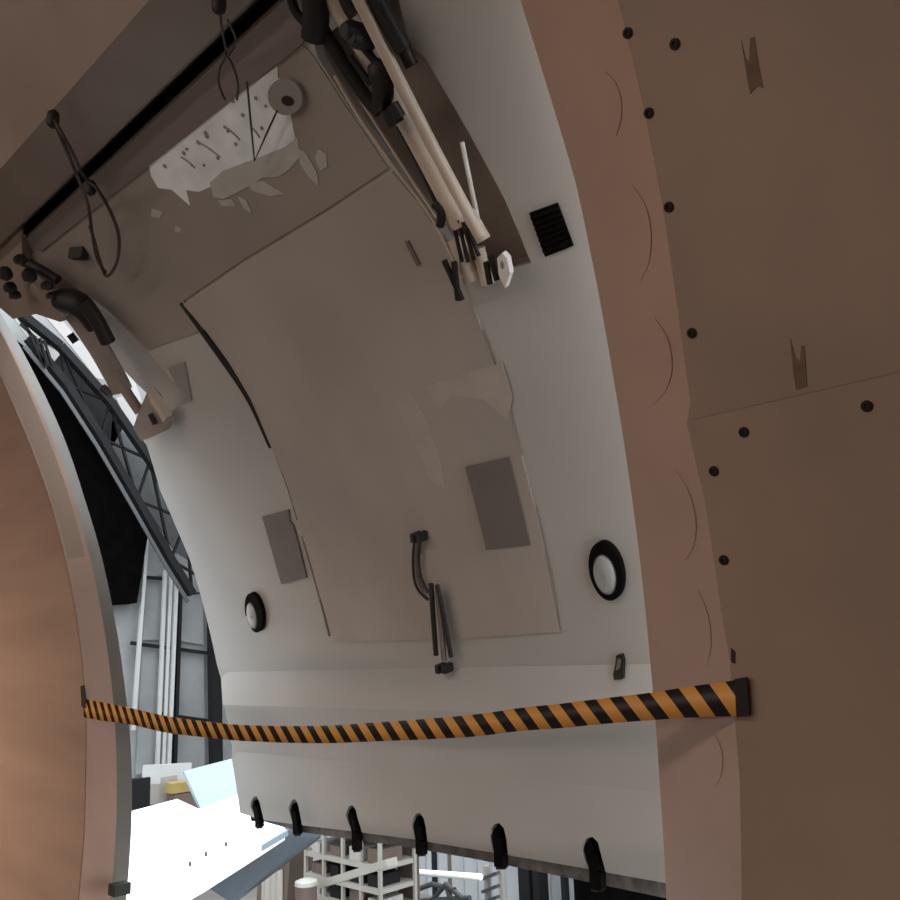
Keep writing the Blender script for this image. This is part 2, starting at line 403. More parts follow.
# header above the hinge, and the dark joint
hdr = Cyl(CY, CZ, 2.72)
a_top = S_TOP / 2.68; a_h = H and math.atan2(H.z - CZ, H.y - CY)
bm = bmesh.new()
rows = []
for x in (-3.3, -2.62, -1.9, -1.2, -.3):
    rows.append([bm.verts.new(p) for p in (WALL.pt((x, S_TOP), 0), EDGE.pt((x, EDGE.R * (a_h + .005)), -.035), EDGE.pt((x, EDGE.R * (a_h + .012)), .08), WALL.pt((x, S_TOP + .05), .14))])
for a, b in zip(rows, rows[1:]):
    for i in range(4): bm.faces.new((a[i], a[(i + 1) % 4], b[(i + 1) % 4], b[i]))
bm.faces.new(rows[0]); bm.faces.new(rows[-1])
t4 = link('trim_4', bm, 'header', None, 25, 'structure'); tag(t4, 'grey brown header strip over the door hinge')

cp = sheet('trim_5', 'header', EDGE, [(21, 230), (23, 264), (48, 284), (64, 306), (60, 322), (36, 314), (13, 319), (-14, 296), (-60, 240), (-60, 225), (-5, 200)], px=True, front=-.02, back=.06, kind='structure')
tag(cp, 'brown corner piece of the door frame behind the far actuator')
hf = sheet('trim_6', 'wing', EDGE, [V((-3.2, EDGE.R * (a_h - .03))), V((-.3, EDGE.R * (a_h - .03))), V((-.3, EDGE.R * (a_h + .09))), V((-3.2, EDGE.R * (a_h + .09)))], front=.045, back=.07, step=.2, kind='structure')  # unseen strip added to stop light leaking past the hinge
tag(hf, 'white outer cover strip over the door hinge')
# ------------------------------------------------------------------ the cargo door
dp = lambda x, y, o=0: DOOR.uv(x, y, o)
s1 = dp(440, 668)[1]; s2 = dp(440, 711)[1]; s3 = dp(440, 771)[1]
LIP = .045
def prof(s):
    if s1 > s > s2: return -LIP * (s1 - s) / (s1 - s2)
    if s2 >= s > s3: return -LIP * (s - s3) / (s2 - s3)
    return 0
DOOR.prof = prof
for _ in range(4):
    s1 = dp(440, 668)[1]; s2 = dp(440, 711)[1]; s3 = dp(440, 771)[1]
bl = H.copy(); 
door = empty('cargo_door', DOOR.at(240, 813) * 1, 'large white curved cargo door hinged open over the hangar, with six dark hooks', 'door')
XR = -.62                        # hidden edge behind the near jamb
sh = DOOR.R * math.atan2(H.z - DOOR.cz, H.y - DOOR.cy)   # arc position of the hinge
BOT = [(240, 813), (262, 820), (300, 825), (350, 831), (400, 837), (470, 849), (550, 862), (665, 883)]
def bot_y(x):
    for a, b in zip(BOT, BOT[1:]):
        if a[0] <= x <= b[0]: return a[1] + (b[1] - a[1]) * (x - a[0]) / (b[0] - a[0])
# slots: top centre, half width, lower tip
SLOT = [((255, 796), 4.6, (259.5, 827)), ((293.5, 799), 4.8, (297.5, 834)), ((351, 805), 5.3, (357, 850)), ((418, 813), 6.2, (421.5, 854)), ((497, 823), 7.4, (501, 867)), ((590, 837), 8.6, (597.5, 889))]
LEFT = [(24, 236), (24, 258), (60, 284), (76, 289), (105, 308), (130, 332), (160, 366), (190, 402), (166, 414), (145, 440), (160, 490), (176, 527), (190, 560), (207, 620), (217, 665), (225, 708), (232, 760)]
bottom = []
for (tx, ty), hw, (ex, ey) in SLOT:
    yb = bot_y(ex) - .5
    bottom += [(ex - hw * .95, bot_y(ex - hw)), (tx - hw * 1.0, ty + (yb - ty) * .45), (tx - hw * .85, ty + 6), (tx - hw * .35, ty + 1), (tx + hw * .3, ty), (tx + hw * .9, ty + 5), (tx + hw * 1.25, ty + (yb - ty) * .5), (ex + hw * .95, bot_y(ex + hw))]
dl = [dp(*p) for p in LEFT]; dbm = [dp(*p) for p in [(240, 813)] + bottom + [(665, 883)]]
s_bot = dbm[-1][1]
REC = [(292, -10), (396, -10), (410, 46), (424, 56), (437, 78), (470, 135), (505, 200), (531, 263), (512, 268.5), (474, 277), (448, 240), (400, 176), (352, 112), (318, 58)]
out = dl + dbm + [V((XR, s_bot - .005)), V((XR, sh)), V((dl[0][0], sh))]
VENT = [(529, 213), (557, 203), (573, 246), (545, 257)]
rec_uv = [dp(*p) for p in REC]
rec_uv = [V((p[0], min(p[1], sh - .03))) for p in rec_uv]
sheet('door_lining', 'door', DOOR, out, door, holes=[rec_uv], front=0, back=.025, step=.045, rows=(s1, s2, s3), smooth=8)
# outer skin of the door, beyond the frames
SKIN = Cyl(DOOR.cy, DOOR.cz, 2.80)
xl = min(p[0] for p in dl)
sheet('outer_skin', 'wing', SKIN, [dp(24, 236) + V((-.1, 0)), dp(24, 258) + V((0, 0))] + [p + V((.0, 0)) for p in dl[8:]] + [V((dbm[0][0], s_bot)), V((XR, s_bot)), V((XR, sh)), V((dl[0][0], sh))], door, front=.13, back=.15, step=.12)
# side web of the far recess and floor of the near recess
sheet('recess_web', 'recess', DOOR, [(62, 288), (76, 289), (105, 308), (130, 332), (160, 366), (190, 402), (168, 413), (150, 396), (137, 384), (118, 364), (98, 338), (78, 312)], door, px=True, front=.05, back=.07)
ru = [dp(*p) for p in REC]; ru = [V((p[0], min(p[1], sh - .03))) for p in ru]
cx_ = sum(p[0] for p in ru) / len(ru); cs_ = sum(p[1] for p in ru) / len(ru)
sheet('recess_floor', 'recess', DOOR, [V((cx_ + (p[0] - cx_) * 1.12, cs_ + (p[1] - cs_) * 1.08)) for p in ru], door, front=.085, back=.095)
bm = bmesh.new()
for a, b in zip(ru, ru[1:] + ru[:1]):
    n = max(1, int((V(a) - V(b)).length / .05))
    for i in range(n):
        p = V(a).lerp(V(b), i / n); q = V(a).lerp(V(b), (i + 1) / n)
        f = [bm.verts.new(DOOR.pt(u, o)) for u, o in ((p, .02), (q, .02), (q, .09), (p, .09))]; bm.faces.new(f)
link('recess_wall', bm, 'recess', door, 30)
# hinge strip along the top, the dark joint and the lining panels
sl = dp(150, 157)[1]
sheet('hinge_strip', 'strip', DOOR, [V((dp(25, 250)[0], sh - .012)), V((dp(40, 245)[0], sl)), dp(304, 43), V((-1.02, sl + .02)), V((-.9, sh - .012))], door, front=-.008, back=0)
bm = bmesh.new(); a_ = EDGE.R * (a_h + .004)
p_l = DOOR.pt((dp(24, 238)[0], sh - .002), -.012)
p_l.z += .009; bar(bm, p_l, V((-.8, p_l.y, p_l.z)), .012, .014); tag(link('hinge_joint', bm, 'void', door), 'dark hinge gap')
PAN = [(183, 305), (246, 263), (330, 212), (392, 172), (420, 205), (452, 255), (474, 310), (497, 372), (517, 440), (535, 510), (548, 570), (560, 632), (450, 640), (333, 642), (318, 590), (303, 538), (286, 482), (268, 440), (250, 398), (226, 358), (204, 328)]
sheet('centre_panel', 'door_panel', DOOR, PAN, door, px=True, front=-.005, back=0, step=.05)
TOPP = [(28, 258), (52, 232), (104, 189), (146, 157), (230, 96), (302, 45), (312, 55), (345, 106), (388, 168), (328, 208), (244, 259), (183, 301), (207, 329), (180, 338), (155, 347), (148, 350), (130, 331), (105, 307), (76, 288), (60, 283)]
sheet('upper_panel', 'door_top', DOOR, TOPP, door, px=True, front=-.004, back=0, step=.05)
bm = bmesh.new()
gp = [(181, 303), (192, 317), (206, 336), (222, 358), (240, 384), (252, 405), (262, 428), (270, 448)]
tube(bm, smooth_path([DOOR.at(*p, -.003) for p in gp], 4), [.004 + .006 * math.sin(math.pi * min(1, i / 28 * .9 + .1)) for i in range(29)], 8); tag(link('seam_seal', bm, 'black', door, 60), 'dark gap along the panel')
for pts, r in (([(272, 448), (286, 484), (297, 520)], .0014), ([(302, 536), (311, 568), (320, 600), (329, 636)], .0035), ([(483, 330), (500, 378), (522, 455)], .0016), ([(536, 505), (550, 568), (561, 632)], .0012)):
    bm = bmesh.new(); tube(bm, smooth_path([DOOR.at(*p, -.003) for p in pts], 5), r, 6); link('seam_line', bm, 'recess', door, 60)
# beads along the near recess
for pts, r in (([(335, 75), (360, 118), (398, 172), (428, 212), (450, 252), (462, 278)], .004), ([(342, 70), (372, 118), (412, 180), (440, 222)], .003)):
    bm = bmesh.new(); tube(bm, smooth_path([DOOR.at(*p, -.008) for p in pts], 5), r, 8); link('recess_bead', bm, 'beige', door, 60)
# pale bare patch, flakes and rivets
bare = [(277, 66), (212, 113), (148, 161), (151, 176), (158, 188), (172, 190), (190, 206), (186, 190), (199, 192), (212, 186), (222, 176), (240, 168), (262, 158), (282, 150), (296, 143), (293, 128), (290, 112), (291, 100), (286, 84), (278, 78)]
bp_ = tag(sheet('bare_patch', 'bare', DOOR, bare, door, px=True, front=-.0055, back=-.004, step=.03), 'pale scraped patch')
for fl in ([(210, 184), (222, 172), (244, 163), (266, 155), (286, 147), (298, 138), (300, 156), (290, 170), (278, 176), (262, 178), (250, 186), (238, 192), (224, 200), (214, 196)],
           [(248, 183), (262, 181), (285, 195), (270, 197), (252, 191)], [(218, 200), (232, 200), (235, 206), (222, 206)], [(237, 195), (245, 200), (251, 214), (244, 208)],
           [(298, 148), (306, 152), (316, 172), (318, 186), (309, 178), (300, 164)], [(318, 148), (326, 154), (328, 166), (320, 170), (314, 158)], [(152, 208), (164, 212), (160, 219), (152, 216)], [(176, 226), (182, 228), (180, 233), (175, 231)]):
    tag(sheet('paint_flake', 'flake', DOOR, ragged(fl, 1.0), door, px=True, front=-.0058, back=-.004, step=.03), 'greyish paint flake')
for p in ((165, 166), (184, 153), (187, 149), (198, 142), (199, 143), (206, 133), (207, 136), (192, 165), (204, 165), (225, 127), (228, 131), (236, 144), (233, 101), (256, 98), (266, 106), (262, 128), (218, 158), (243, 115)):
    bm = bmesh.new(); c = DOOR.at(*p, -.0055); n = (V((0, DOOR.cy - c.y, DOOR.cz + EZ - c.z))).normalized(); tube(bm, [c, c + n * .002], random.uniform(.003, .0055), 8); link('rivet', bm, 'recess', bp_)
for a, b in (((224, 126), (240, 140)), ((198, 142), (220, 157)), ((181, 157), (195, 168)), ((252, 128), (260, 138))):
    bm = bmesh.new(); tube(bm, smooth_path([DOOR.at(*a, -.006), DOOR.at((a[0] + b[0]) / 2, (a[1] + b[1]) / 2 - 1, -.006), DOOR.at(*b, -.006)], 4), .0022, 6); link('scratch', bm, 'disc', bp_)
# round fitting with its bent wire
fit = sheet('round_fitting', 'disc', DOOR, ell(285, 97, 17, 18.5, -30), door, px=True, front=-.016, back=0, step=.03)
tag(sheet('hole', 'black', DOOR, ell(287.5, 101, 6.5, 5, 20, 14), fit, px=True, front=-.017, back=-.01, step=.02), 'dark hole')
bm = bmesh.new(); tube(bm, [DOOR.at(277, 111, -.03), DOOR.at(266, 135, -.03), DOOR.at(254.5, 161, -.03), DOOR.at(251, 125, -.03), DOOR.at(247, 82, -.03)], .0022, 8); link('bent_wire', bm, 'cable', fit)
for sm in ([(390, 392), (404, 384), (424, 418), (440, 462), (444, 488), (430, 480), (414, 440)], [(428, 388), (468, 374), (502, 364), (514, 398), (508, 420), (484, 398), (452, 396), (440, 410)]):  # reflections on the glossy panel, painted as thin pale sheets
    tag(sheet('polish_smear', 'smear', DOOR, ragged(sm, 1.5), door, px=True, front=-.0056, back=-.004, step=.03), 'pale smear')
# vent, grey patches, small plate, slot
vt = sheet('vent', 'hook', DOOR, VENT, door, px=True, front=-.004, back=0, step=.03)
for i in range(1, 8):
    t = i / 8
    a = (529 + (545 - 529) * t, 213 + (257 - 213) * t); b = (557 + (573 - 557) * t, 203 + (246 - 203) * t)
    bm = bmesh.new(); bar(bm, DOOR.at(*a, -.006), DOOR.at(*b, -.006), .006, .004, V((0, 1, 0))); link('louvre', bm, 'hook', vt)
tag(sheet('grey_patch', 'patch', DOOR, [(262, 517), (288, 510), (289, 521), (293, 526), (306, 578), (281, 584), (272, 552)], door, px=True, front=-.007, back=0), 'brownish grey square patch')
tag(sheet('grey_patch', 'patch', DOOR, [(465, 467), (509, 457), (530, 545), (486, 550)], door, px=True, front=-.009, back=-.004), 'brownish grey square patch')
sheet('corner_plate', 'disc', DOOR, [(168, 368), (184, 362), (191, 400), (190, 402), (175, 384)], door, px=True, front=-.005, back=0)
bm = bmesh.new(); bar(bm, DOOR.at(407, 241, -.006), DOOR.at(419, 265, -.006), .01, .006, V((0, 1, 0))); link('drain_slot', bm, 'patch', door)
bm = bmesh.new(); bar(bm, DOOR.at(72, 254, -.012), DOOR.at(85, 253, -.012), .03, .022, V((0, 1, 0))); link('bracket', bm, 'black', door)
# two lamps
for cx, cy, a, b, tl, lx, ly, la, lb in ((605.5, 571.5, 16.2, 30, -13, 604.5, 575, 11.2, 20), (253.5, 613, 8.2, 20, -11, 251.5, 616, 5.2, 13.5)):
    o_ = ell(cx, cy, a, b, tl); i_ = ell(lx, ly, la * 1.08, lb * 1.06, tl)
    lamp = sheet('lamp_bezel', 'hook', DOOR, o_, door, holes=[i_], px=True, front=-.015, back=0, step=.02, smooth=50); tag(lamp, 'black ring lamp')
    bm = bmesh.new(); rings = []
    for k in range(7):
        f = 1 - k / 6.3; h = -.009 - .010 * math.sqrt(max(0, 1 - f * f)); rings.append([bm.verts.new(DOOR.at(*p, h)) for p in ell(lx, ly, la * f * 1.05, lb * f * 1.05, tl, 24)])
    for u, w in zip(rings, rings[1:]):
        for i in range(24): bm.faces.new((u[i], u[(i + 1) % 24], w[(i + 1) % 24], w[i]))
    bm.faces.new(rings[-1]); tag(link('lens', bm, 'lens', lamp, 60), 'silvery lamp lens')
    bm = bmesh.new(); c = DOOR.at(lx, ly + 1, -.017); n = (V((0, DOOR.cy - c.y, DOOR.cz + EZ - c.z))).normalized(); tube(bm, [c, c + n * .004], .004, 12); link('bulb_stud', bm, 'disc', lamp)
# handle linkage
def rod(name, pts, r, material, par, off=-.02, seg=8, sm=4):
    bm = bmesh.new(); P = [DOOR.at(p[0], p[1], p[2] if len(p) > 2 else off) for p in pts]
    tube(bm, smooth_path(P, sm) if len(P) > 2 else P, r, seg); return link(name, bm, material, par, 60)
hd = rod('handle', [(431, 584), (433, 615), (436, 655)], .0068, 'dark', door, -.03); tag(hd, 'steel door handle linkage')
rod('side_bar', [(437, 585), (444, 618), (451, 657)], .0062, 'dark', hd, -.03)
rod('pull_bar', [(437, 592), (441, 625), (444, 660)], .0075, 'steel', hd, -.03)
rod('curved_strap', [(414.5, 538), (413, 556), (413.5, 575), (418, 590), (428, 600)], .0034, 'dark', hd, -.016)
rod('curved_strap', [(421, 538), (419, 556), (420.5, 574), (426, 588), (431, 594)], .0034, 'dark', hd, -.016)
rod('strap_web', [(418, 540), (416, 558), (417, 575), (423, 590), (430, 597)], .0052, 'steel', hd, -.012)
for p in ((416, 537), (421.5, 536.5), (440.5, 668), (447, 668)):
    bm = bmesh.new(); bar(bm, DOOR.at(p[0], p[1] - 4, -.02), DOOR.at(p[0] + .6, p[1] + 4, -.02), .013, .03, V((0, 1, 0))); link('stud', bm, 'black', hd)
lt = sheet('latch', 'black', DOOR, [(616, 656), (621, 655), (623, 661), (622, 679), (614, 680), (613, 674)], door, px=True, front=-.012, back=0, step=.02)
sheet('latch_tongue', 'steel', DOOR, [(617.5, 659), (620.5, 660), (620, 668), (615.5, 671)], lt, px=True, front=-.015, back=-.01, step=.02)
# bottom seal, slot cavities and hooks
SEALB = [(252, 818), (300, 832), (350, 839), (400, 846), (470, 858), (550, 874), (665, 898), (700, 905)]
sheet('bottom_seal', 'seal', DOOR, [(250, 813), (262, 819), (300, 824), (350, 830), (400, 836), (470, 848), (550, 861), (665, 882), (700, 888)] + SEALB[::-1], door, px=True, front=.012, back=.06, step=.05)
for (tx, ty), hw, (ex, ey) in SLOT:
    yb = bot_y(ex)
    cav = sheet('hook_slot', 'void', DOOR, [(tx - hw * 2, ty - 4), (tx + hw * 2.2, ty - 4), (ex + hw * 1.8, yb + 2), (ex - hw * 1.8, yb + 2)], door, px=True, front=.03, back=.05, step=.03)
    rad = hw / 850 * (DOOR.at(tx, ty) - V((0, 0, EZ))).length
    bm = bmesh.new()
    P = [DOOR.at(tx, ty + 6, .022), DOOR.at(tx + (ex - tx) * .5, (ty + yb) / 2, .012), DOOR.at(ex, yb, .002), DOOR.at(ex, ey, -.004)]
    for a, b in zip(P, P[1:]): bar(bm, a, b, rad * 1.45, .02, V((0, 1, 0)))
    hk = link('hook', bm, 'hook', door)
    bm = bmesh.new(); bar(bm, DOOR.at(ex, ey - 3, .0), DOOR.at(ex, ey, .03), rad * 1.3, .012); link('hook_tip', bm, 'hook', hk)

# ------------------------------------------------------------------ actuators
act = empty('door_actuator', DOOR.at(505, 285, -.05), 'beige door actuator with dark motor lying in the lens shaped recess near the black vent', 'actuator')
rod('main_barrel', [(326, -20), (342, 10), (372, 58), (406, 118), (438, 178), (462, 226)], .021, 'beige', act, -.03, 14)
rod('outer_rail', [(352, -14), (380, 42), (412, 106), (446, 172), (481, 237)], .0115, 'beige', act, -.065, 12)
rod('rail_tip', [(468, 212), (484, 240)], .014, 'beige', act, -.06, 12)
rod('thin_strut', [(462, 142), (468, 172), (481, 234)], .0045, 'white_plate', act, -.03)
rod('dark_strut', [(372, -12), (384, 14), (404, 50)], .016, 'black', act, -.05, 12)
rod('strut_end', [(402, 46), (412, 66)], .013, 'dark', act, -.02, 10)
rod('hose', [(289, -8), (296, 12), (308, 26), (316, 40), (318, 38)], .009, 'black', act, -.05)
rod('motor', [(314, -14), (316, 14), (314, 38)], [.024] * 9, 'black', act, -.05, 14)
rod('drive_arm', [(318, 22), (334, 48), (350, 74), (368, 100), (380, 112)], .013, 'black', act, -.04, 10)
rod('cross_pipe', [(346, -6), (351, 6), (356, 14)], .016, 'dark', act, -.055, 10)
bm = bmesh.new()
for p, r in (((349, 31), .019), ((356, 38), .018)):
    c = DOOR.at(*p, -.075); tube(bm, [c + V((0, .03, .01)), c, c - V((0, .012, .004))], [r, r, r * .6], 16)
link('knob', bm, 'black', act, 50)
rod('link_plate', [(350, 56), (362, 72), (371, 84)], .006, 'black', act, -.06)
rod('link_plate', [(364, 48), (374, 60), (384, 74)], .007, 'black', act, -.06)
rod('gear_housing', [(373, 62), (381, 76), (383, 92), (380, 108)], [.012, .016, .02, .022, .022, .02, .02, .02, .02, .02, .018, .016, .014], 'black', act, -.06, 12)
rod('gear_motor', [(388, 108), (397, 124)], .016, 'black', act, -.07, 12)
rod('gear_motor_cap', [(392, 104), (400, 118)], .012, 'black', act, -.08, 12)
rod('guide_rod', [(398, 126), (420, 166), (444, 220)], .006, 'dark', act, -.035)
rod('clip', [(434, 204), (441, 212), (440, 226)], .009, 'black', act, -.05)
for i, (a, b) in enumerate((((453, 222), (462, 262)), ((458, 220), (468, 262)), ((463, 222), (474, 260)), ((468, 228), (479, 256)))):
    rod('spring_rod', [a, b], .0042, 'dark', act, -.045)
rod('clevis_block', [(456, 238), (474, 280)], .019, 'beige', act, -.02, 10)
rod('clevis_block', [(478, 248), (488, 284)], .014, 'beige', act, -.02, 10)
for a, b in (((444, 260), (462, 300)), ((454, 262), (458, 300)), ((486, 262), (490, 284)), ((490, 256), (497, 280))): rod('fork_arm', [a, b], .0062, 'black', act, -.05)
ey_ = sheet('eye_plate', 'white_plate', DOOR, [(497, 258), (502, 253), (507, 258), (510, 274), (505, 288), (499, 276)], act, holes=[ell(502, 265, 2, 4.4, -8, 12)], px=True, front=-.06, back=-.045, step=.02)
tag(ey_, 'white eye plate')

act2 = empty('door_actuator', DOOR.at(150, 440, -.05), 'dim brown door actuator in front of the hangar gap and truss', 'actuator')
rod('main_barrel', [(38, 286), (70, 308), (94, 340), (114, 374), (122, 390)], .032, 'recess', act2, -.03, 14)
rod('motor', [(60, 300), (76, 303), (86, 312), (96, 328)], [.03, .034, .036, .036, .036, .036, .034, .034, .032, .03, .028, .026, .024], 'black', act2, -.07, 14)
rod('gear_housing', [(84, 302), (98, 322), (108, 342)], .022, 'dark', act2, -.08, 12)
rod('upper_arm', [(24, 262), (38, 268), (58, 280)], .014, 'black', act2, -.05)
for p, r in (((3, 274), .022), ((8, 288), .018), ((18, 260), .016), ((27, 276), .022), ((13, 296), .014), ((45, 286), .015), ((50, 296), .012)):
    bm = bmesh.new(); c = DOOR.at(*p, -.1); tube(bm, [c + V((0, .016, .01)), c + V((0, .004, .002)), c - V((.0, .008, .004))], [r * .8, r, r * .6], 12); link('knob', bm, 'black' if r > .015 else 'dark', act2, 50)
rod('lower_arm', [(114, 372), (128, 394), (140, 412)], .016, 'recess', act2, -.04, 10)
rod('arm_joint', [(103, 388), (111, 394)], .014, 'dark', act2, -.06, 10)
rod('hinge_pin', [(70, 334), (76, 342)], .012, 'black', act2, -.03, 10)
g_ = sheet('gusset', 'recess', DOOR, [(147, 392), (153, 398), (158, 412), (166, 420), (163, 432), (148, 439), (141, 441), (133, 428), (138, 414)], act2, px=True, front=-.05, back=-.02, step=.03)
rod('gusset_pin', [(150, 414), (155, 424)], .008, 'dark', act2, -.06)
sheet('gusset_edge', 'beige', DOOR, [(147, 390), (166, 418), (163, 422), (150, 402)], g_, px=True, front=-.055, back=-.03, step=.03)

# ------------------------------------------------------------------ hanging cables
IN = Cyl(CY, CZ, 2.655)
def cab(px, py, k=0):
    if py < 258.5 - .94 * px - 4: return IN.at(px, py, -.006 * k)
    return DOOR.at(px, py, -.05 - .006 * k)
def cable(name, paths, label, r=.004, knots=()):
    allp = []
    e = empty(name, cab(*paths[0][0]), label, 'cable')
    for i, p in enumerate(paths):
        bm = bmesh.new(); tube(bm, smooth_path([cab(*q, i) for q in p], 7), r, 8); link('strand', bm, 'cable', e, 60)
    for q, rr in knots:
        bm = bmesh.new(); c = cab(*q); tube(bm, [c + V((0, 0, rr * 1.5)), c + V((0, 0, rr)), c, c - V((0, 0, rr)), c - V((0, 0, rr * 1.6))], [rr * .4, rr * .9, rr, rr * .9, rr * .3], 10); link('knot', bm, 'black', e, 60)
    return e
cable('looped_cable', [[(53, 118), (64, 145), (78, 178), (88, 205), (92, 232), (97, 258), (106, 273)], [(54, 120), (70, 148), (84, 176), (98, 190), (112, 215), (119, 238), (117, 262), (108, 276), (102, 268), (94, 240), (90, 226)]],
      'dark cable hanging in a long loop from a knot beside the hinge', .0042, (((53, 119), .014), ((91, 188), .013)))
cable('thin_wire_loop', [[(219, 2), (222, 30), (226, 54), (220, 68), (219, 84), (225, 100)], [(226, 54), (233, 66), (238, 84), (237, 100)], [(228, 20), (236, 42), (228, 56)]],
      'thin dark wire loop hanging above the pale scraped patch', .0022, (((219, 4), .013),))

# ------------------------------------------------------------------ hazard tape
PL = WALL.at(84, 706, -.004); PR = WALL.at(748, 697, -.008)
TC = [(84, 708, 18), (100, 711, 18.5), (130, 716, 16.5), (165, 724, 16.5), (198, 728.5, 16), (245, 733, 16), (320, 734.5, 17.5), (373, 732, 18.8), (427, 729, 20.5), (475, 725.5, 22), (520, 719.5, 23), (560, 716, 24.5), (600, 711.5, 25.5), (650, 706.5, 27.5), (690, 702, 31), (720, 699.5, 34), (748, 697, 38)]
nrm = (PR - PL).cross(V((0, 0, 1))).normalized()
def tape_pt(px, py):
    d = ray(px, py); o = V((0, 0, EZ)); return o + d * ((PL - o).dot(nrm) / d.dot(nrm))
cl_ = smooth_path([V((a, b, c)) for a, b, c in TC], 8)
bm = bmesh.new(); uvl = bm.loops.layers.uv.new('UVMap'); L = 0; prev = None; rows = []
for p in cl_:
    t = tape_pt(p.x, p.y - p.z / 2); b = tape_pt(p.x, p.y + p.z / 2); m_ = (t + b) / 2
    if prev is not None: L += (m_ - prev).length
    prev = m_
    push = nrm * (.0 if p.x < 700 else 0)
    rows.append((bm.verts.new(t + push), bm.verts.new(b + push), L, (t - b).length))
for a, b in zip(rows, rows[1:]):
    f = bm.faces.new((a[0], a[1], b[1], b[0]))
    for lp, (u, v) in zip(f.loops, ((a[2], .046), (a[2], 0), (b[2], 0), (b[2], .046))): lp[uvl].uv = (u, v)
print('TAPE', L, [(round(p.x), round(r[2], 3), round(r[3], 4)) for p, r in list(zip(cl_, rows))[::8]])
tp = link('hazard_tape', bm, 'tape', None, 60)
md = tp.modifiers.new('thickness', 'SOLIDIFY'); md.thickness = .0012
tag(tp, 'orange and black striped barrier tape strung across the door opening', 'tape')
bm = bmesh.new(); c0, c1 = WALL.at(741, 682, -.012), WALL.at(745, 716, -.012)
patch(bm, WALL, [WALL.uv(*p, -.012) for p in ((735, 679), (747, 677), (750, 715), (737, 717))], (), -.014, -.010, .02)
tag(link('tape_end', bm, 'black', tp), 'black folded tape end')
bm = bmesh.new(); patch(bm, WALL, [WALL.uv(*p, -.004) for p in ((81, 686), (84, 685), (86, 700), (87, 712), (82, 706))], (), -.006, -.002, .02)
tag(link('tape_tail', bm, 'black', tp), 'dark twisted tape tail')
bm = bmesh.new(); c = MID.at(117, 889, -.02); box(bm, c + V((-.03, -.012, -.018)), c + V((.012, .036, .012)))
tag(link('stop_block', bm, 'black'), 'small black rubber block at the foot of the far grey jamb', 'block')

# ------------------------------------------------------------------ the hangar
FZ = EZ - 5.6
XW, YW = -24.0, 15.5
bm = bmesh.new(); box(bm, (-40, -20, FZ - .1), (16, YW + .3, FZ)); tag(link('floor_hangar', bm, 'hfloor', None, None, 'structure'), 'hangar floor far below')
bm = bmesh.new(); box(bm, (XW - .3, -20, FZ), (XW, YW, FZ + 20)); we = link('wall_hangar_end', bm, 'hwall', None, None, 'structure'); tag(we, 'grey panelled end wall of the hangar')
bm = bmesh.new(); box(bm, (XW, YW, FZ), (16, YW + .3, FZ + 14)); ws = link('wall_hangar_side', bm, 'hwhite', None, None, 'structure'); tag(ws, 'white ribbed side wall of the hangar')
x = -22.0
while x < -3:
    bm = bmesh.new(); box(bm, (x - .016, YW - .05, FZ), (x + .016, YW, FZ + 6)); link('rib', bm, 'hwhite', ws); x += .42
# panels and posts on the end wall
X1 = XW + .12
def wall_quad(name, pts, X, t, material, par=None):
    bm = bmesh.new(); P = [on_x(*p, X) for p in pts]
    a = [bm.verts.new(p) for p in P]; b = [bm.verts.new(p - V((t, 0, 0))) for p in P]
    bm.faces.new(a); bm.faces.new(b[::-1])
    for i in range(len(a)): bm.faces.new((a[i], a[(i + 1) % len(a)], b[(i + 1) % len(a)], b[i]))
    return link(name, bm, material, par)
for q in ([(146, 582), (163, 583), (160, 640), (143, 640)], [(143, 647), (159.5, 647), (156, 770), (136, 775)], [(182, 596), (203, 600), (204, 645), (180, 641)], [(179, 652), (204, 654), (205, 770), (174, 772)], [(147, 548), (158, 560), (162, 576), (146, 576)]):
    wall_quad('wall_panel', q, X1, .08, 'hwall', we)
gd = empty('sliding_door_frame', on_x(160, 775, XW + .4), 'pale upright posts with dark rails framing the grey hangar end wall', 'frame')
for a, b, w in (((147, 535), (133, 730), .1), ((165, 570), (157, 772), .09), ((171, 575), (163, 772), .05), ((176, 584), (168, 772), .14)):
    bm = bmesh.new(); bar(bm, on_x(*a, XW + .4), on_x(*b, XW + .4), .1, w * 1.0, V((1, 0, 0))); link('post', bm, 'hlight', gd)
for a, b, w in (((131, 643), (222, 655), .09), ((141, 577), (165, 579), .07), ((160, 714), (216, 722), .08)):
    bm = bmesh.new(); bar(bm, on_x(*a, XW + .3), on_x(*b, XW + .3), .1, w, V((1, 0, 0))); link('rail', bm, 'hdark', gd)
bm = bmesh.new(); bar(bm, on_x(180, 590, XW + .34), on_x(174, 772, XW + .34), .1, .16, V((1, 0, 0))); link('shadow_channel', bm, 'hdark', gd)  # dark upright bar beside the pale posts
bm = bmesh.new(); bar(bm, on_x(213, 560, XW + .5), on_x(216, 772, XW + .5), .3, .3, V((1, 0, 0))); tag(link('steel_column', bm, 'hdark'), 'dark steel column at the corner of the hangar end wall', 'column')
cur = wall_quad('blackout_curtain', [(10, 335), (40, 358), (75, 400), (104, 450), (128, 496), (148, 535), (137, 603), (122, 604), (100, 606), (10, 560)], XW + .6, .55, 'void'); tag(cur, 'black curtain hanging under the sloping roof truss', 'curtain')  # black sheet drawn in place of a night-dark opening
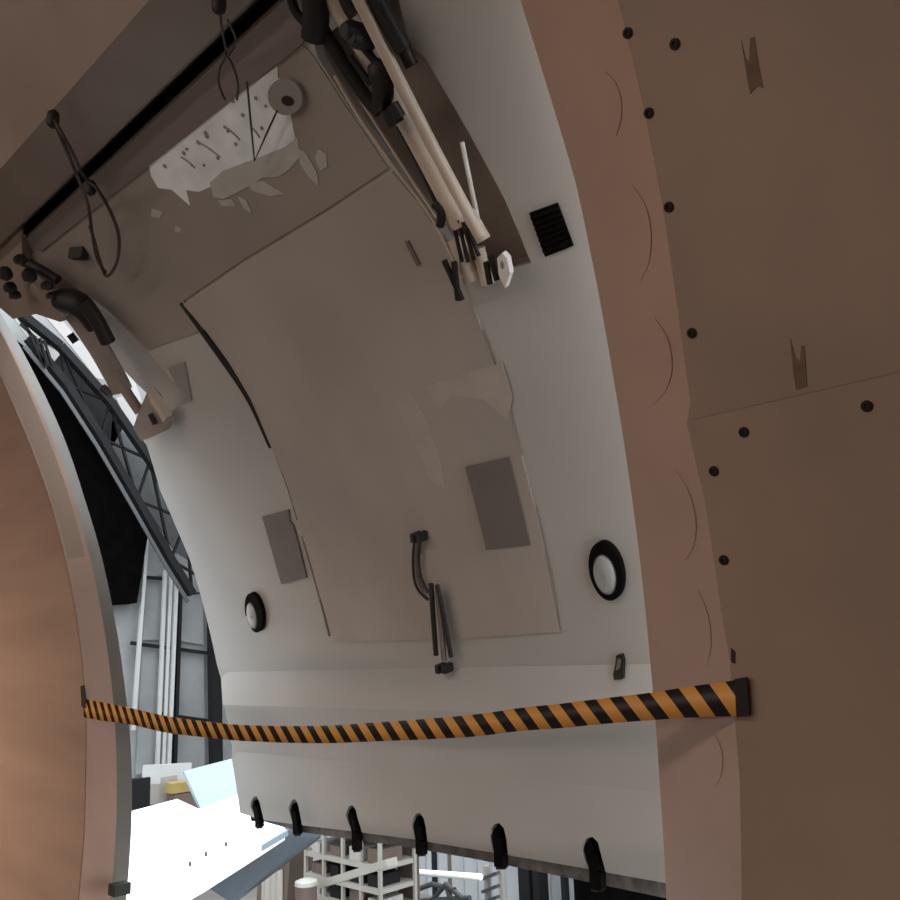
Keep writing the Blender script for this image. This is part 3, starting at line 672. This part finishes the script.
# sloping roof truss with two chords and lacing
tr = empty('roof_truss', on_x(205, 600, XW + 1.4), 'dark sloping steel roof truss with crossed lacing in the hangar', 'truss')
XT = XW + 1.5
top = [(10, 305), (60, 346), (110, 402), (150, 460), (186, 520), (222, 590)]; low = [(28, 338), (66, 384), (101, 438), (137, 500), (171, 560), (192, 594)]
for nm, L_, w, m_ in (('top_chord', top, .26, 'hdark'), ('bottom_chord', low, .24, 'hdark')):
    bm = bmesh.new()
    for a, b in zip(L_, L_[1:]): bar(bm, on_x(*a, XT), on_x(*b, XT), .2, w, V((1, 0, 0)))
    link(nm, bm, m_, tr)
bm = bmesh.new()
for a, b in zip([(p[0] - 4, p[1] + 8) for p in low], [(p[0] - 4, p[1] + 8) for p in low[1:]]): bar(bm, on_x(*a, XT + .1), on_x(*b, XT + .1), .1, .045, V((1, 0, 0)))
link('bottom_flange', bm, 'hmid', tr)
for i in range(5):
    for a, b in ((top[i], low[i + 1]), (low[i], top[i + 1]), (top[i + 1], low[i + 1])):
        bm = bmesh.new(); bar(bm, on_x(*a, XT - .1), on_x(*b, XT - .1), .06, .09, V((1, 0, 0))); link('lacing', bm, 'hdark', tr)
wall_quad('roof_cladding', [(30, 320), (118, 402), (128, 420), (104, 460), (60, 380)], XW + .9, .05, 'hdark', tr)
wall_quad('roof_cladding', [(112, 420), (158, 470), (212, 575), (176, 552), (110, 452)], XW + .9, .05, 'hmid', tr)
for q, lab in (([(14, 318), (34, 316), (62, 346), (66, 356), (48, 346), (26, 336)], 'pale slanting skylight beside the far actuator, next to the jamb'), ([(45, 316), (62, 320), (74, 334), (90, 352), (104, 380), (96, 378), (70, 345)], 'long pale skylight strip under the far actuator arm'),
               ([(116, 398), (122, 396), (136, 416), (136, 430), (126, 418)], 'short pale skylight beyond the far actuator gusset'), ([(125, 372), (131, 372), (140, 395), (142, 404), (134, 396)], 'small pale skylight between the far actuator arm and door'), ([(34, 342), (52, 344), (62, 352), (46, 372)], 'greyish skylight with dark bars above the curtain')):
    wall_quad('skylight', q, XW + 1.0, .05, 'sky', we)
for a, b in (((36, 338), (44, 366)), ((40, 338), (48, 366)), ((44, 340), (52, 364)), ((28, 330), (46, 368)), ((20, 324), (36, 338))):
    bm = bmesh.new(); bar(bm, on_x(*a, XT + .2), on_x(*b, XT + .2), .06, .05, V((1, 0, 0))); link('lacing', bm, 'hdark', tr)

# wing beside the fuselage
def slab(name, pts, z, t, material, par=None, zs=None):
    bm = bmesh.new(); P = [on_z(p[0], p[1], (p[2] if len(p) > 2 else z)) for p in pts]
    a = [bm.verts.new(p) for p in P]; b = [bm.verts.new(p - V((0, 0, t))) for p in P]
    bm.faces.new(a); bm.faces.new(b[::-1])
    for i in range(len(a)): bm.faces.new((a[i], a[(i + 1) % len(a)], b[(i + 1) % len(a)], b[i]))
    return link(name, bm, material, par)
wg = empty('aircraft_wing', on_z(160, 860, -1.75), 'bright white aircraft wing with grey trailing flap below the door', 'wing')
slab('wing_skin', [(70, 826), (132, 811), (177, 799), (199, 809), (237, 794), (270, 800), (285, 826), (262, 840), (205, 874), (190, 882), (60, 930)], -1.5, .12, 'wing', wg)
slab('trailing_edge', [(187, 868), (232, 844), (278, 826), (288, 830), (262, 845), (204, 878)], -1.54, .05, 'sheet', wg)
slab('wing_flap', [(204, 878, -1.60), (262, 845, -1.60), (284, 829, -1.60), (318, 833, -1.95), (280, 862, -1.95), (234, 898, -1.95)], -1.6, .05, 'flap', wg)
bm = bmesh.new(); tube(bm, [on_z(231, 901, -1.98), on_z(275, 868, -1.98), on_z(318, 836, -1.98)], .035, 8); link('flap_edge', bm, 'hmid', wg)
for p in ((190, 866), (206, 856), (226, 846)):
    bm = bmesh.new(); c = on_z(*p, -1.49); tube(bm, [c, c + V((0, 0, .03))], .012, 8); link('static_wick', bm, 'hmid', wg)
# engine cowl in front: rounded white nose
bm = bmesh.new(); cc = on_z(150, 925, -1.45)
rings = []
for k in range(9):
    t = k / 8; r = .85 * math.sqrt(max(.02, 1 - (1 - t) ** 2)) if t < 1 else .85
    rings.append([bm.verts.new(cc + V((.75 - 1.5 * t, r * math.cos(2 * math.pi * i / 28), -.82 + r * math.sin(2 * math.pi * i / 28)))) for i in range(28)])
for a, b in zip(rings, rings[1:]):
    for i in range(28): bm.faces.new((a[i], a[(i + 1) % 28], b[(i + 1) % 28], b[i]))
bm.faces.new(rings[0]); bm.faces.new(rings[-1])
link('root_fairing', bm, 'wing', wg, 50)
# tilted pale sheet beyond the wing
d0 = [on_x(184, 771, -9.6), on_x(234, 758, -9.6), on_x(244, 794, -9.2), on_x(201, 809, -9.2)]
bm = bmesh.new(); a = [bm.verts.new(p) for p in d0]; b = [bm.verts.new(p - V((.04, 0, .02))) for p in d0]; bm.faces.new(a); bm.faces.new(b[::-1])
for i in range(4): bm.faces.new((a[i], a[(i + 1) % 4], b[(i + 1) % 4], b[i]))
tag(link('tilted_sheet', bm, 'sheet'), 'pale blue flat sheet standing tilted behind the wing', 'sheet')
# platform with a yellow crate behind the wing
pf = empty('work_platform', on_x(150, 805, -14), 'grey work platform with dark uprights behind the wing', 'platform')
for a, b, w, m_ in (((143, 775), (190, 772), .07, 'hlight'), ((139, 778), (138, 812), .2, 'hdark'), ((152, 776), (151, 812), .06, 'rack'), ((168, 776), (167, 812), .08, 'rack'), ((138, 815), (196, 812), .1, 'hdark')):
    bm = bmesh.new(); bar(bm, on_x(*a, -14), on_x(*b, -14), .3, w, V((1, 0, 0))); link('beam', bm, m_, pf)
wall_quad('back_panel', [(135, 782), (168, 778), (168, 815), (135, 818)], -14.3, .05, 'hdark', pf)
for p, q, m_ in (((168, 783), (190, 790), 'yellow'), ((170, 794), (192, 812), 'boxb')):
    bm = bmesh.new(); A_ = on_x(*p, -13.7); B_ = on_x(*q, -13.7)
    box(bm, (-13.8, A_.y, B_.z), (-13.55, B_.y, A_.z)); o = link('crate', bm, m_)
    tag(o, 'small yellow crate on the platform behind the wing' if m_ == 'yellow' else 'brown crate under the yellow crate behind the wing', 'crate')

# storage rack under the door
rk = empty('storage_rack', V((on_y(330, 900, 9).x, 9, FZ)), 'cream storage rack full of boxes on the hangar floor under the door', 'rack')
YR = 9.0
zs_ = [on_y(330, 858, YR).z, on_y(330, 880, YR).z, on_y(330, 900, YR).z]; xs_ = [on_y(p, 860, YR).x for p in (306, 324, 343, 361, 380)]
for x in xs_:
    for y in (YR, YR + .7):
        bm = bmesh.new(); box(bm, (x - .025, y - .025, FZ), (x + .025, y + .025, zs_[0] + .55)); link('upright', bm, 'rack', rk)
for z in zs_ + [zs_[0] + .42]:
    bm = bmesh.new(); box(bm, (xs_[0], YR - .03, z - .035), (xs_[-1], YR + .74, z + .03)); link('shelf', bm, 'rack', rk)
bm = bmesh.new(); box(bm, (xs_[0], YR + .76, FZ), (xs_[-1], YR + .8, zs_[0] + .5)); link('back_panel', bm, 'boxb', rk)
for i in range(4):
    for j, z in enumerate(zs_):
        w = (xs_[1] - xs_[0]); h = random.uniform(.10, .22); x = xs_[i] + w * .2; m_ = random.choice(['boxw', 'boxb', 'hdark'])
        bm = bmesh.new(); box(bm, (x, YR + .05, z + .031), (x + w * random.uniform(.4, .65), YR + .5, z + .03 + h)); o = link('stored_box', bm, m_)
        tag(o, {'boxw': 'white', 'boxb': 'brown', 'hdark': 'dark grey'}[m_] + ' box on the ' + ('highest', 'middle', 'lowest')[j] + ' filled shelf, ' + ('rack bay next to the brown carton', 'second rack bay from the brown carton', 'third rack bay from the brown carton', 'rack bay closest to the white tube')[i], 'box', 'boxes on the storage rack')
bm = bmesh.new(); bar(bm, on_y(322, 884, 8.2), on_y(392, 862, 8.2), .2, .1); tag(link('sloping_beam', bm, 'rack'), 'long cream beam leaning across the storage rack', 'beam')
bm = bmesh.new(); bar(bm, on_y(287, 845, 9.6), on_y(283, 905, 9.6), .5, .9); tag(link('carton_stack', bm, 'boxb'), 'tall brown carton beside the storage rack', 'carton')
A_ = on_y(262, 864, 8.0); B_ = on_y(282, 905, 8.0)
bm = bmesh.new(); cols = []
for k in range(25):
    t = k / 24; cols.append([bm.verts.new((A_.x + (B_.x - A_.x) * t, 8.0 + .05 * math.sin(k * .9) * (.3 + r / 6) + dy, A_.z - .06 * math.sin(math.pi * t) * (1 - r / 6) + (FZ - A_.z) * r / 6)) for dy in (0, .02) for r in range(7)])
for u, w in zip(cols, cols[1:]):
    for o_ in (0, 7):
        for r in range(6): bm.faces.new((u[o_ + r], u[o_ + r + 1], w[o_ + r + 1], w[o_ + r]))
    bm.faces.new((u[0], w[0], w[7], u[7])); bm.faces.new((u[6], w[6], w[13], u[13]))
tag(link('plastic_sheeting', bm, 'rack', None, 60), 'pale sheeting draped between the storage rack and the wing', 'sheeting')
A_ = on_y(288, 880, 7.6); B_ = on_y(301, 880, 7.6)
bn = empty('lidded_bin', V(((A_.x + B_.x) / 2, 7.8, FZ)), 'dull cream bin with a pale domed lid before the brown carton', 'bin')
bm = bmesh.new(); cx_ = (A_.x + B_.x) / 2; rb = (B_.x - A_.x) / 2
tube(bm, [V((cx_, 7.8, FZ)), V((cx_, 7.8, A_.z - .08))], [rb * .85, rb], 20); link('body', bm, 'boxb', bn, 40)
bm = bmesh.new(); tube(bm, [V((cx_, 7.8, A_.z - .08)), V((cx_, 7.8, A_.z - .03)), V((cx_, 7.8, A_.z))], [rb * 1.06, rb * 1.02, rb * .5], 20); link('lid', bm, 'boxw', bn, 40)
# steps and tubes near the white wall
A_, B_ = on_y(399, 871, 11), on_y(481, 877, 11)
bm = bmesh.new(); tube(bm, [A_, B_], .05, 14); tag(link('white_tube', bm, 'white_plate', None, 50), 'long white tube lying level in front of the ribbed wall', 'tube')
ld = empty('access_steps', V((on_y(495, 900, 12).x, 12, FZ)), 'pale metal access steps by the white ribbed wall', 'steps')
for p in (485, 500):
    bm = bmesh.new(); a = on_y(p, 866, 12); box(bm, (a.x - .04, 12, FZ), (a.x + .04, 12.08, a.z)); link('rail', bm, 'rack', ld)
for y in (875, 888, 899):
    bm = bmesh.new(); a = on_y(485, y + 3, 12); b = on_y(500, y - 3, 12); bar(bm, a, b, .2, .05); link('tread', bm, 'hmid', ld)
tt = empty('trestle', V((on_y(445, 900, 11.5).x, 11.5, FZ)), 'grey tubular trestle under the white tube', 'trestle')
for a, b in (((410, 892), (432, 884)), ((432, 884), (455, 890)), ((446, 884), (452, 905)), ((446, 884), (470, 905)), ((446, 884), (428, 905)), ((405, 902), (470, 898))):
    bm = bmesh.new(); tube(bm, [on_y(*a, 11.5), on_y(*b, 11.5)], .045, 8); link('leg', bm, 'hmid', tt)
for px_, w, lab in ((434, 3, 'thin dark pole standing behind the white tube'), (449, 2, 'thin brown pole right of the dark pole behind the white tube')):
    bm = bmesh.new(); a = on_y(px_, 850, 13.5); tube(bm, [V((a.x, 13.5, FZ)), V((a.x, 13.5, a.z + .6))], .06 * w / 3, 8); tag(link('pole', bm, 'hdark' if w == 3 else 'boxb'), lab, 'pole')
for px_, w, lab in ((523, 12, 'broad dark column in front of the white ribbed wall'), (535, 7, 'narrow dark column beside the broad one')):
    bm = bmesh.new(); a = on_y(px_, 870, 14.5); hw_ = w / 850 * 20 / 2; box(bm, (a.x - hw_, 14.5, FZ), (a.x + hw_, 14.8, a.z + 2)); tag(link('wall_column', bm, 'hdark'), lab, 'column')
bm = bmesh.new(); a = on_y(574, 890, 13.8); b = on_y(720, 890, 13.8); box(bm, (a.x, 13.8, FZ), (b.x, 13.85, FZ + 3)); tag(link('dark_doorway_curtain', bm, 'void'), 'black curtain over a doorway in the white ribbed wall', 'curtain')  # black sheet drawn in place of the dark doorway
bm = bmesh.new(); a = on_y(566, 890, 13.9); box(bm, (a.x - .04, 13.8, FZ), (a.x + .04, 13.95, FZ + 3)); tag(link('door_post', bm, 'hdark'), 'slim dark post beside the black doorway curtain', 'post')

# ------------------------------------------------------------------ unseen cabin lamps, added for the warm interior light
def added_lamp(loc, aim, power, col, size, label):  # unseen lamp added for the warm glow on the far lining
    e = empty('work_lamp', V((loc[0], loc[1], ZF)), label, 'lamp')
    d = (V(aim) - V(loc)).normalized(); c = V(loc)
    bm = bmesh.new(); bar(bm, c - d * .12, c - d * .02, .3, .22); link('housing', bm, 'dark', e)
    bm = bmesh.new(); bar(bm, c - d * .02, c - d * .012, .26, .18); link('glass', bm, 'lampglass', e)
    bm = bmesh.new(); tube(bm, [V((loc[0], loc[1], ZF + .02)), c - d * .08 - V((0, 0, .1))], .018, 10); link('pole', bm, 'dark', e)  # pole of the added unseen lamp
    for k in range(3):
        a = 2 * math.pi * k / 3; bm = bmesh.new(); tube(bm, [V((loc[0], loc[1], ZF + .35)), V((loc[0] + .35 * math.cos(a), loc[1] + .35 * math.sin(a), ZF + .015))], .012, 8); link('leg', bm, 'dark', e)
    l = bpy.data.lights.new('work_light', 'AREA'); l.energy = power; l.color = col; l.shape = 'RECTANGLE'; l.size = size; l.size_y = size * .8; l.spread = ang(84)
    lo = bpy.data.objects.new('work_light', l); COL.objects.link(lo); lo.parent = e
    z = -d; x_ = V((0, 0, 1)).cross(z).normalized(); y_ = z.cross(x_)
    p = c - e.location
    lo.matrix_local = Matrix(((x_.x, y_.x, z.x, p.x), (x_.y, y_.y, z.y, p.y), (x_.z, y_.z, z.z, p.z), (0, 0, 0, 1)))
added_lamp((-4.25, -.9, EZ - .6), (-3.95, 1.1, EZ - .6), 6.5, (1, .76, .58), .26, 'warm work lamp on a tripod further down the cabin')
def added_strip(x0, x1, a, power, col, label):  # unseen strip fixture added for soft cabin light
    e = empty('strip_light', WALL.pt(((x0 + x1) / 2, a * WALL.R), -.10), label, 'light')
    c = V((0, CY, CZ + EZ)); P = WALL.pt((0, a * WALL.R), 0); n = (c - P).normalized(); n.x = 0; n.normalize()
    q0 = V((x0, P.y, P.z)); q1 = V((x1, P.y, P.z))
    bm = bmesh.new(); bar(bm, q0 + n * .03, q1 + n * .03, .16, .05, n); link('housing', bm, 'hlight', e)
    bm = bmesh.new(); bar(bm, q0 + n * .068, q1 + n * .068, .12, .02, n); link('diffuser', bm, 'lampglass', e)
    l = bpy.data.lights.new('strip_glow', 'AREA'); l.energy = power; l.color = col; l.shape = 'RECTANGLE'; l.size = x1 - x0; l.size_y = .12
    lo = bpy.data.objects.new('strip_glow', l); COL.objects.link(lo); lo.parent = e
    z = -n; x_ = V((1, 0, 0)); y_ = z.cross(x_); p = V(((x0 + x1) / 2, P.y, P.z)) + n * .085 - e.location
    lo.matrix_local = Matrix(((x_.x, y_.x, z.x, p.x), (x_.y, y_.y, z.y, p.y), (x_.z, y_.z, z.z, p.z), (0, 0, 0, 1)))
added_strip(-4.6, .6, ang(112), 33, (1, .91, .85), 'long strip light on the cabin ceiling behind the camera')
added_strip(-4.6, .6, ang(160), 25, (1, .91, .85), 'long strip light low on the cabin wall opposite the door')
